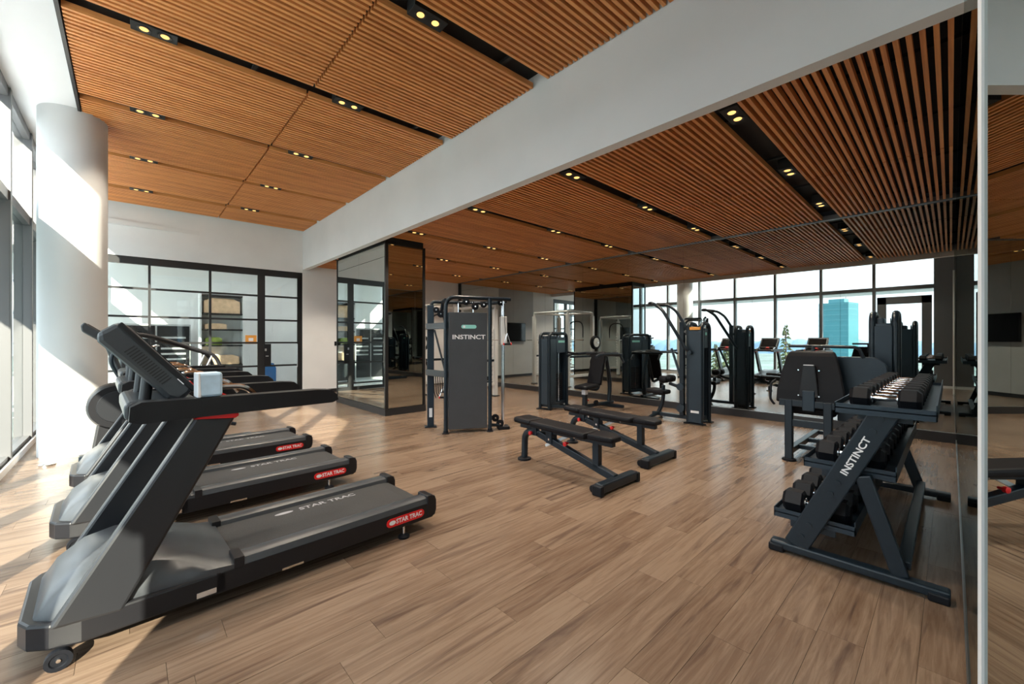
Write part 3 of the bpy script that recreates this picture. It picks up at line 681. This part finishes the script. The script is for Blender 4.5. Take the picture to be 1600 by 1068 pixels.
MB().tube(fillet([(1.3, -.58, .06), (1.36, -.58, .5), (1.2, -.58, 1.1)], .3), .045, 10).build('rear_post', 'iron', t, True)
for sg in (-1, 1):
    yy = -.58 + sg * .36
    MB().tube(fillet([(1.2, -.58 + sg * .12, 1.16), (1.15, yy, 1.17), (.45, yy, 1.16), (.32, yy, 1.12)], .08), .03, 8).build('press_arm', 'iron', t, True)
    MB().tube([(.34, yy, 1.2), (.34, yy - sg * .24, 1.18)], .02, 8).build('hand_grip', 'rubber', t, True)
    MB().tube([(1.15, yy, 1.17), (1.32, yy * 1.0, .98)], .025, 8).build('lever', 'iron', t, True)
MB().cyl((1.2, -.98, 1.14), (1.2, -.18, 1.14), .035, 10).build('pivot_bar', 'iron', t, True)
MB().lathe((.78, -.64, .14), (0, 1, 0), [(0, .0), (0, .055), (.04, .055), (.04, 0)], 16).build('pulley', 'rubber', t, True)
MB().cyl((.6, -.55, .2), (.6, -.5, .2), .02, 8).build('adjust_knob', 'red', t, True)

# pulldown with overhead levers
t = thing('lat_pulldown', 'lat pulldown machine with two tall overhead lever arms in front of the mirror', 'lat pulldown', (7.16, 2.92, 0), 0)
weight_tower(t, .0, .0, 0, .34, .22, 1.74)
B(-.045, -.02, -.02, .20, .03, 1.62).build('front_column', 'ironb', t, bevel=.01); B(-.048, -.044, .02, .16, .2, .24).build('label_strip', 'print', t)
B(-.05, -.018, .0, .18, 1.63, 1.68).build('top_badge', 'orange', t, bevel=.004)
B(.08, .16, .2, .95, .05, .11).build('base_beam', 'iron', t, bevel=.006)
MB().tube(fillet([(-.1, .9, .03), (.12, .8, .12), (.35, .9, .03)], .1), .035, 8).build('front_foot', 'iron', t, True)
MB().tube(fillet([(.12, .86, .06), (.12, .74, .3), (.12, .74, .62)], .15), .035, 10).build('seat_post', 'iron', t, True)
pad(t, 'seat_pad', TR(.12, .84, .50, 'X', 4), .32, .36, .08)
for sg in (-1, 1): pad(t, 'thigh_pad', TR(.12 + sg * .12, .66, .74), .2, .16, .13, .05)
MB().tube([(.12, .62, .66), (.12, .40, .6)], .03, 8).build('pad_arm', 'iron', t, True)
B(.08, .16, .34, .42, .08, 1.78).build('mast', 'iron', t, bevel=.008)
MB().lathe((.02, .38, .24), (1, 0, 0), [(0, 0), (0, .07), (.04, .07), (.04, 0)], 20).build('low_pulley', 'ironb', t, True)
MB().lathe((.02, .38, .62), (1, 0, 0), [(0, 0), (0, .065), (.04, .065), (.04, 0)], 20).build('cam_pulley', 'ironb', t, True)
for sg in (-1, 1):
    x = .12 + sg * .26
    MB().tube(fillet([(x - sg * .1, .16, 1.22), (x, .2, 1.3), (x + sg * .02, .62, 2.0), (x + sg * .03, .78, 2.12), (x - sg * .1, .92, 2.14)], .07), .028, 8).build('overhead_arm', 'iron', t, True)
    MB().tube([(x - sg * .02, .84, 2.13), (x - sg * .12, .94, 2.14)], .034, 8).build('hand_grip', 'rubber', t, True)
MB().cyl((-.12, .16, 1.24), (.36, .16, 1.24), .04, 10).build('pivot_bar', 'iron', t, True)
MB().tube([(.12, .38, .7), (.2, .62, 1.3)], .022, 8).build('link_rod', 'ironb', t, True)
MB().tube([(.12, .15, 1.5), (.12, .40, 1.62)], .03, 8).build('top_link', 'iron', t, True)

# seated leg press near the corner
t = thing('leg_press', 'seated leg machine with big black seat back seen from behind, beyond the dumbbell rack', 'leg press', (5.85, 1.34, 0), 0)
B(-.04, .04, -.04, .04, .02, .74).build('frame_post', 'iron', t, bevel=.008)
B(-.04, .04, -.42, -.34, .02, .74).build('frame_post', 'iron', t, bevel=.008)
for y in (0, -.38): MB().lathe((0, y, 0), (0, 0, 1), [(0, .075), (.02, .075), (.03, .05)], 16).build('foot', 'rubber', t, True)
B(-.035, .035, -.48, .1, .66, .74).build('cross_rail', 'iron', t, bevel=.008); B(-.03, .03, -.36, -.02, .42, .5).build('low_rail', 'iron', t, bevel=.006)
for y in (0, -.38): B(.04, 1.5, y - .035, y + .035, .08, .15).build('base_rail', 'iron', t, bevel=.008)
for x in (.3, .8, 1.45): B(x, x + .07, -.36, -.02, .09, .14).build('cross_brace', 'iron', t, bevel=.006)
sb = [(-.02, .66), (.08, 1.29), (.10, 1.33), (.16, 1.33), (.16, 1.28), (.10, .66)]
secs = []
for z, x, hw in ((.70, -.02, .34), (.85, .0, .335), (1.1, .05, .29), (1.26, .085, .25), (1.32, .11, .22)):
    secs.append([(x, -.2 - hw, z), (x, -.2 + hw, z), (x + .09, -.2 + hw * .95, z), (x + .09, -.2 - hw * .95, z)])
sbk = MB().loft(secs).build('seat_back', 'vinyl', t, bevel=.02)
MB().prism([(-.30, .78), (-.1, .78), (-.14, 1.16), (-.26, 1.16)], -.03, .02, 'x').build('back_spine', 'plasticd', sbk, bevel=.01)
for y in (-.3, -.1): 
    for z in (.8, 1.1): MB().cyl((-.035, y, z), (-.02, y, z), .008, 8).build('bolt', 'chrome', sbk, True)
B(-.034, -.03, -.25, -.15, 1.155, 1.165).build('maker_mark', 'print', sbk)
B(-.045, .0, -.26, -.14, .62, .86).build('back_bracket', 'ironb', t, bevel=.008)
pad(t, 'seat_pad', TR(.36, -.2, .62, 'Y', -6), .45, .46, .1)
MB().tube(fillet([(.02, .16, .66), (.0, .2, .72), (.03, .2, .92), (.08, .16, .96)], .04), .014, 8).build('side_handle', 'rubber', t, True)
# round-shouldered foot shield and handle bars
pts = [(-.86, .5)] + [(-.86 + .0, 1.05)] + [(-.72 - .14 * math.cos(R(a)), 1.12 + .14 * math.sin(R(a))) for a in range(0, 91, 15)] + [(-.42, 1.26), (-.42, .5)]
MB().prism(pts, .28, .32, 'x').build('foot_shield', 'ironb', t, bevel=.01)
MB().tube(fillet([(.2, .05, 1.38), (.24, -.2, 1.38), (.24, -.62, 1.37), (.26, -.66, 1.25)], .05), .018, 8).build('handle_bar', 'iron', t, True)
MB().tube([(.22, -.2, 1.38), (.2, -.2, 1.2)], .018, 8).build('bar_post', 'iron', t, True)
weight_tower(t, .62, -.9, 0, .34, .2, 1.77)
B(.57, .595, -.88, -.72, .05, 1.62).build('front_column', 'ironb', t, bevel=.01)
B(.5, 1.2, -.66, -.58, .05, .12).build('tower_link', 'iron', t, bevel=.006)

# ------------------------------------------------------------------ two adjustable benches (local y: head end +, seat end -)
def bench():
    t = thing('weight_bench', '', 'bench')
    pad(t, 'back_pad', TR(0, .12, .475, 'X', 1), .29, .86, .07, .025)
    pad(t, 'head_pad', TR(0, .71, .49, 'X', 2), .27, .3, .07, .03)
    MB().loft([[(-.13, -.34, .445), (.13, -.34, .445), (.13, -.34, .51), (-.13, -.34, .51)], [(-.13, -.52, .445), (.13, -.52, .445), (.13, -.52, .51), (-.13, -.52, .51)], [(-.08, -.64, .44), (.08, -.64, .44), (.08, -.64, .495), (-.08, -.64, .495)]]).build('seat_pad', 'vinyl', t, bevel=.02)
    B(-.03, .03, -.6, .84, .39, .435).build('pad_rail', 'iron', t, bevel=.006)
    MB().bar((0, .52, .36), (0, -.62, .09), .07, .075).build('main_beam', 'iron', t, bevel=.008)
    B(-.035, .035, -.42, -.34, .14, .42).build('seat_post', 'iron', t, bevel=.006)
    B(-.31, .31, -.69, -.59, .02, .11).build('front_foot', 'iron', t, bevel=.016)
    for sx in (-1, 1):
        B(sx * .31 - .03, sx * .31 + .03, -.70, -.58, .0, .10).build('foot_cap', 'rubber', t, bevel=.014)
        MB().cyl((sx * .16, -.575, .05), (sx * .16, -.555, .05), .016, 10).build('bolt', 'chrome', t, True)
        MB().lathe((sx * .27 - .015, -.545, .035), (1, 0, 0), [(0, 0), (0, .035), (.03, .035), (.03, 0)], 16).build('wheel', 'rubber', t, True)
    MB().tube(fillet([(0, .5, .37), (0, .68, .37), (0, .78, .30), (0, .79, .02)], .1), .042, 12).build('rear_leg', 'iron', t, True)
    MB().lathe((0, .79, 0), (0, 0, 1), [(0, .085), (.02, .085), (.03, .06)], 20).build('rear_foot', 'rubber', t, True)
    MB().bar((.0, .66, .45), (.0, .42, .30), .03, .03).build('ladder_arm', 'silver', t, bevel=.004)
    MB().bar((.05, .05, .40), (.05, .45, .22), .03, .035).build('ladder_arm', 'silver', t, bevel=.004)
    B(-.05, .05, .26, .36, .28, .42).build('hinge_block', 'iron', t, bevel=.01)
    B(-.05, .05, .52, .6, .33, .45).build('hinge_block', 'iron', t, bevel=.01)
    for y, z in ((.60, .36), (.02, .33)):
        kn = MB().lathe((-.09, y, z), (1, 0, 0), [(0, .012), (.004, .024), (.03, .024), (.036, .012), (.07, .01)], 14).build('pull_knob', 'red', t, True)
    for y, z in ((.44, .42), (-.1, .42), (.3, .33)): MB().cyl((-.055, y, z), (.055, y, z), .013, 10).build('pivot_pin', 'chrome', t, True)
    return t
b0 = bench(); b0.scale = (1, .92, 1); b0.location = (3.52, 2.83, 0); b0.rotation_euler = (0, 0, R(-1)); b0['label'] = 'black adjustable bench nearer the camera, with red pull knobs'; b0['group'] = 'adjustable benches'
b1 = copy_tree(b0); b1.location = (4.60, 2.95, 0); b1['label'] = 'black adjustable bench farther from the camera, nearer the lat pulldown'

# ------------------------------------------------------------------ dumbbell rack along the near mirror
rk = thing('dumbbell_rack', 'three-tier dark steel dumbbell rack with white side lettering against the mirror', 'dumbbell rack', (3.3, 0, 0), 0)
RL = 2.1
for u in (0, RL):
    B(u - .04, u + .04, .0, .86, .02, .075).build('foot_bar', 'iron', rk, bevel=.012)
    for y in (.02, .80): B(u - .046, u + .046, y - .02, y + .07, 0, .05).build('foot_cap', 'rubber', rk, bevel=.01)
    bm = MB().bar((u, .715, .07), (u, .262, 1.03), .135, .06, (1, 0, 0)).build('slanted_post', 'iron', rk, bevel=.008)
    if u == 0:
        d = Vector((0, -.453, .96)).normalized()
        for s_ in (.08, .17, .42, .50, .87, .95): 
            p = Vector((0, .715, .07)) + d * s_ * 1.06
            MB().cyl((-.038, p.y, p.z), (-.029, p.y, p.z), .017, 12).build('bolt', 'iron', bm, True)
        p = Vector((-.0305, .715, .07)) + d * .735
        text('post_lettering', 'INSTINCT', .052, 'print', bm, frame3(p, d, Vector((0, -.96, -.453)) * -1 if False else Vector((0, .96, .453))), .0006, .0012, 1.2)
    MB().bar((u, .37, .62), (u, .20, .07), .08, .05, (1, 0, 0)).build('rear_strut', 'iron', rk, bevel=.008)
B(0.04, RL - .04, .16, .22, .1, .15).build('back_beam', 'iron', rk, bevel=.006)
tiers = [(1.03, .05, .50), (.635, .22, .68), (.245, .41, .855)]
for z, y0, y1 in tiers:
    e0 = -.06 if z > 1 else .034; e1 = RL - e0
    s_ = B(e0, e1, y0, y1, z, z + .006).build('shelf', 'ironb', rk)
    B(e0, e0 + .006, y0, y1, z - .03, z + .03).build('end_lip', 'ironb', s_); B(e1 - .006, e1, y0, y1, z - .03, z + .03).build('end_lip', 'ironb', s_)
    B(e0, e1, y1 - .005, y1, z - .03, z + .035).build('front_lip', 'ironb', s_); B(e0, e1, y0, y0 + .005, z - .03, z + .06).build('back_lip', 'ironb', s_)
    for u, sg in ((0, 1), (RL, -1)): B(min(u + sg * .031, u + sg * .06), max(u + sg * .031, u + sg * .06), y0 + .1, y1 - .1, z - .07, z - .03).build('shelf_bracket', 'iron', rk)
# dumbbells: hex heads, chrome grip; axis along Y
def dumbbell(r, hl, gl):
    hexp = [(r * math.cos(R(30 + 60 * k)), r * math.sin(R(30 + 60 * k))) for k in range(6)]
    t = thing('dumbbell', '', 'dumbbell')
    for sg in (-1, 1):
        y0, y1 = sg * gl / 2, sg * (gl / 2 + hl)
        h = MB().loft([[(x * .8, y0, z * .8) for x, z in hexp], [(x, y0 + sg * .012, z) for x, z in hexp], [(x, y1 - sg * .02, z) for x, z in hexp], [(x * .72, y1, z * .72) for x, z in hexp]]).build('head', 'rubber', t)
        MB().cyl((0, y0 - sg * .006, 0), (0, y0 + sg * .002, 0), r * .45, 12).build('collar', 'chrome', h, True)
    MB().lathe((0, -gl / 2, 0), (0, 1, 0), [(0, .013), (gl * .15, .013), (gl * .3, .0165), (gl * .5, .018), (gl * .7, .0165), (gl * .85, .013), (gl, .013)], 14).build('grip', 'chrome', t, True)
    return t
ordi = ['nearest the camera', 'second from the near end', 'third from the near end', 'fourth from the near end', 'fifth from the near end', 'sixth from the near end', 'seventh from the near end', 'eighth from the near end', 'ninth from the near end', 'last at the far end']
for ti, (nm, zz, yc, r0, n) in enumerate((('top', 1.036, .275, .070, 10), ('middle', .641, .45, .076, 9), ('bottom', .251, .63, .082, 8))):
    proto = None
    for k in range(n):
        if proto is None: d_ = proto = dumbbell(r0, .10 + ti * .012, .125)
        else: d_ = copy_tree(proto)
        sc_ = 1 - .012 * k; d_.scale = (sc_, 1, sc_)
        hz = r0 * sc_          # pointy-top hexagon would roll: it rests on a flat
        d_.rotation_euler = (0, R(30), R(random.uniform(-2, 2)))
        d_.location = ((3.36 if ti == 0 else 3.44) + k * ((1.98 if ti == 0 else 1.84) / (n - 1)), yc, zz + hz * .866)
        d_['label'] = 'black hex dumbbell on the %s tier of the rack, %s' % (nm, ordi[k] if k < n - 1 else ordi[-1]); d_['group'] = 'dumbbells on the %s tier' % nm

# ------------------------------------------------------------------ small things on the walls and behind the glass
tv = thing('television', 'wall mounted black television on the charcoal wall, seen in the mirror', 'television', (5.8, VK - .025, 1.78), 0)
B(-.6, .6, -.06, -.01, -.37, .37).build('case', 'plasticd', tv, bevel=.008); B(-.58, .58, -.064, -.06, -.35, .35).build('screen', 'screen', tv)
B(-.1, .1, -.012, .022, -.1, .1).build('bracket', 'iron', tv)
sg = thing('notice', 'square orange notice stuck to the glass beside the partition door', 'sign', (UB0 - 1.17, VK + .053 + .05, 1.47), TILT)
B(-.12, .12, -.008, -.004, -.11, .11).build('card', 'orange', sg); B(-.05, .05, -.0095, -.008, -.04, .04).build('pictogram', 'print', sg)
def shelf_unit(x, y, label):
    t = thing('shelf_unit', label, 'shelf', (x, y, 0), 0)
    for sx in (-.5, .5): B(sx - .02, sx + .02, -.2, .2, 0, 2.75).build('side_panel', 'white', t)
    B(-.5, .5, .17, .2, .05, 2.75).build('back_panel', 'wall', t)
    for z in (.1, .75, 1.3, 1.75, 2.2, 2.72): B(-.48, .48, -.2, .17, z - .02, z + .02).build('shelf_board', 'blackframe', t)
    B(-.48, .48, -.22, -.2, .1, .75).build('drawer_front', 'plastic', t, bevel=.004)
    return t
su = (1.95, 14.3)
shelf_unit(su[0], su[1], 'tall shelf unit with towels, blurred behind the glass partition')
def towels(x, y, z, wx, hz, m, label):
    o = MB().loft([[(x + a * wx, y - .15, z + b * hz) for a, b in ((-.5, 0), (.5, 0), (.5, .8), (.3, 1), (-.3, 1), (-.5, .8))], [(x + a * wx, y + .12, z + b * hz) for a, b in ((-.5, 0), (.5, 0), (.5, .8), (.3, 1), (-.3, 1), (-.5, .8))]]).build('folded_towels', m, None, True, bevel=.02)
    tag(o, label, 'towels')
towels(su[0], su[1], 2.22, .84, .42, 'cream', 'stack of peach towels on the top shelf behind the glass')
towels(su[0] - .15, su[1], 1.77, .5, .16, 'cream', 'low pile of peach towels on the second shelf behind the glass')
towels(su[0] - .2, su[1], 1.32, .38, .22, 'green', 'olive green folded towels on the middle shelf behind the glass')
towels(su[0] + .05, su[1], .77, .7, .26, 'cream', 'rumpled peach towels on the lowest open shelf behind the glass')
towels(su[0] + 1.2, su[1], .0, .32, .75, 'bluecloth', 'blue laundry bag standing behind the glass door')
lc = thing('locker', 'dark louvred cabinet behind the glass partition', 'cabinet', (.55, 15.2, 0), 0)
B(-.75, .75, -.3, .3, .0, 1.9).build('body', 'wall_dark', lc, bevel=.01)
for x in (-.74, .0): 
    dr = B(x + .02, x + .72, -.32, -.3, .08, 1.85).build('door', 'plasticd', lc, bevel=.006)
    for k in range(5): B(x + .1, x + .64, -.326, -.32, .9 + k * .15, .95 + k * .15).build('louvre', 'wall_dark', dr)
pn_ = thing('planter', 'potted green plant in a white pot behind the glass partition', 'plant', (-.1, 13.2, 0), 0)
MB().lathe((0, 0, 0), (0, 0, 1), [(0, .16), (.4, .2), (.42, .2), (.42, .17), (.38, .165)], 20).build('pot', 'white', pn_, True)
fo = MB()
for k in range(40):
    a = random.uniform(0, 6.28); l = random.uniform(.4, .95); lean = random.uniform(.1, .55)
    p0 = Vector((0, 0, .38)); p1 = p0 + Vector((math.cos(a) * lean * l * .5, math.sin(a) * lean * l * .5, l * .7)); p2 = p0 + Vector((math.cos(a) * lean * l, math.sin(a) * lean * l, l))
    fo.tube([p0, p1, p2], [.012, .035, .004], 5)
fo.build('foliage', 'green', pn_, True)
# wall socket seen in the mirror
ws = thing('wall_socket', 'small black wall socket on the pale wall beside the television', 'socket', (4.3, VK - .001, 1.36), 0)
B(-.06, .06, -.012, 0, -.06, .06).build('plate', 'plasticd', ws, bevel=.003); B(-.03, .03, -.015, -.012, -.03, .03).build('insert', 'black', ws)
pot = MB().lathe((UW + .35, 7.15, 0), (0, 0, 1), [(0, .07), (.02, .07), (.03, .05), (.035, .01)], 16).build('floor_socket', 'steel', None, True)
tag(pot, 'small round metal floor socket beside the column base', 'socket')

# ------------------------------------------------------------------ outside, far below and beyond the windows
M['land'] = mat('distant_land', (.10, .135, .12), .9, noise=(.012, .45))
M['towerglass'] = mat('tower_glass', (.035, .17, .20), .3, .0, noise=(.05, .15))
M['towerband'] = mat('tower_band', (.06, .21, .24), .4)
M['roofgrey'] = mat('roof_grey', (.16, .16, .16), .8, noise=(.3, .2))
M['conifer'] = mat('conifer_needles', (.05, .062, .018), .8, noise=(2, .4))
M['bark'] = mat('bark', (.08, .05, .03), .9)
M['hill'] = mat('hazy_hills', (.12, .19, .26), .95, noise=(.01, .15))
gr = B(-2500, -20, -1500, 2500, -62, -60).build('ground', 'land'); gr['kind'] = 'structure'
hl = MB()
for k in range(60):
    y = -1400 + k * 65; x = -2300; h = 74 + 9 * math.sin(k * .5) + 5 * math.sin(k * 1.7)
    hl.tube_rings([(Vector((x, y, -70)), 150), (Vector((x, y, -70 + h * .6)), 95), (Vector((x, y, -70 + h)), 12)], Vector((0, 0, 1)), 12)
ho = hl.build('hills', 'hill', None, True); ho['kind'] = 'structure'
tw = thing('office_tower', 'teal glass office tower in the city view reflected by the mirror', 'building', (-300, 47, -60), 12)
B(-7, 7, -7.5, 7.5, 0, 84).build('glass_body', 'towerglass', tw)
for k in range(26): B(-7.08, 7.08, -7.58, 7.58, 3 + k * 3.2, 3.5 + k * 3.2).build('floor_band', 'towerband', tw)
B(-3, 3, -4, 4, 84, 86.5).build('roof_plant', 'towerband', tw); MB().cyl((-2, -3, 86), (-2, -3, 92), .15, 6).build('mast', 'roofgrey', tw)
def block(x, y, z, sx, sy, sz, label):
    t = thing('rooftop', label, 'building', (x, y, z), random.uniform(-8, 8))
    B(-sx, sx, -sy, sy, -sz, 0).build('body', 'roofgrey', t); B(-sx - .3, sx + .3, -sy - .3, sy + .3, 0, .8).build('parapet', 'wall', t)
    B(-sx * .3, sx * .2, -sy * .3, sy * .3, .0, 2.6).build('plant_room', 'roofgrey', t)
block(-70, 28, -9, 9, 14, 51, 'low grey rooftop in view below the windows, left of the office tower')
block(-95, -6, -12, 12, 12, 48, 'grey flat roof below the windows, right of the office tower')
block(-120, 62, -11, 12, 16, 49, 'distant flat grey roof near the tall conifers')
def conifer(x, y, zt, h, label):
    t = thing('conifer', label, 'tree', (x, y, zt - h), 0, 'conifers outside the windows')
    MB().cyl((0, 0, -20), (0, 0, h * .95), .25, 8, .05).build('trunk', 'bark', t, True)
    fo = MB()
    for k in range(150):
        f = random.random(); a = random.uniform(0, 6.283); rr = (1 - f) * h * .2 + .2; z = h * (.15 + .85 * f)
        d = Vector((math.cos(a), math.sin(a), -.25)); p = Vector((0, 0, z)); sd = Vector((-math.sin(a), math.cos(a), 0))
        fo.add([p, p + d * rr * .6 + sd * rr * .22, p + d * rr, p + d * rr * .6 - sd * rr * .22, p + d * rr * .5 + Vector((0, 0, .25))], [(0, 1, 4), (1, 2, 4), (2, 3, 4), (3, 0, 4), (0, 3, 2, 1)])
    fo.build('needles', 'conifer', t)
conifer(-32, 11.5, 2.9, 9, 'tall yellow-green conifer outside, in the second window bay from the terrace door')
conifer(-36, 18.6, 1.2, 8, 'smaller conifer outside, farther along the window wall')
conifer(-38, 20.6, .9, 8, 'lowest conifer outside, beside the smaller one')
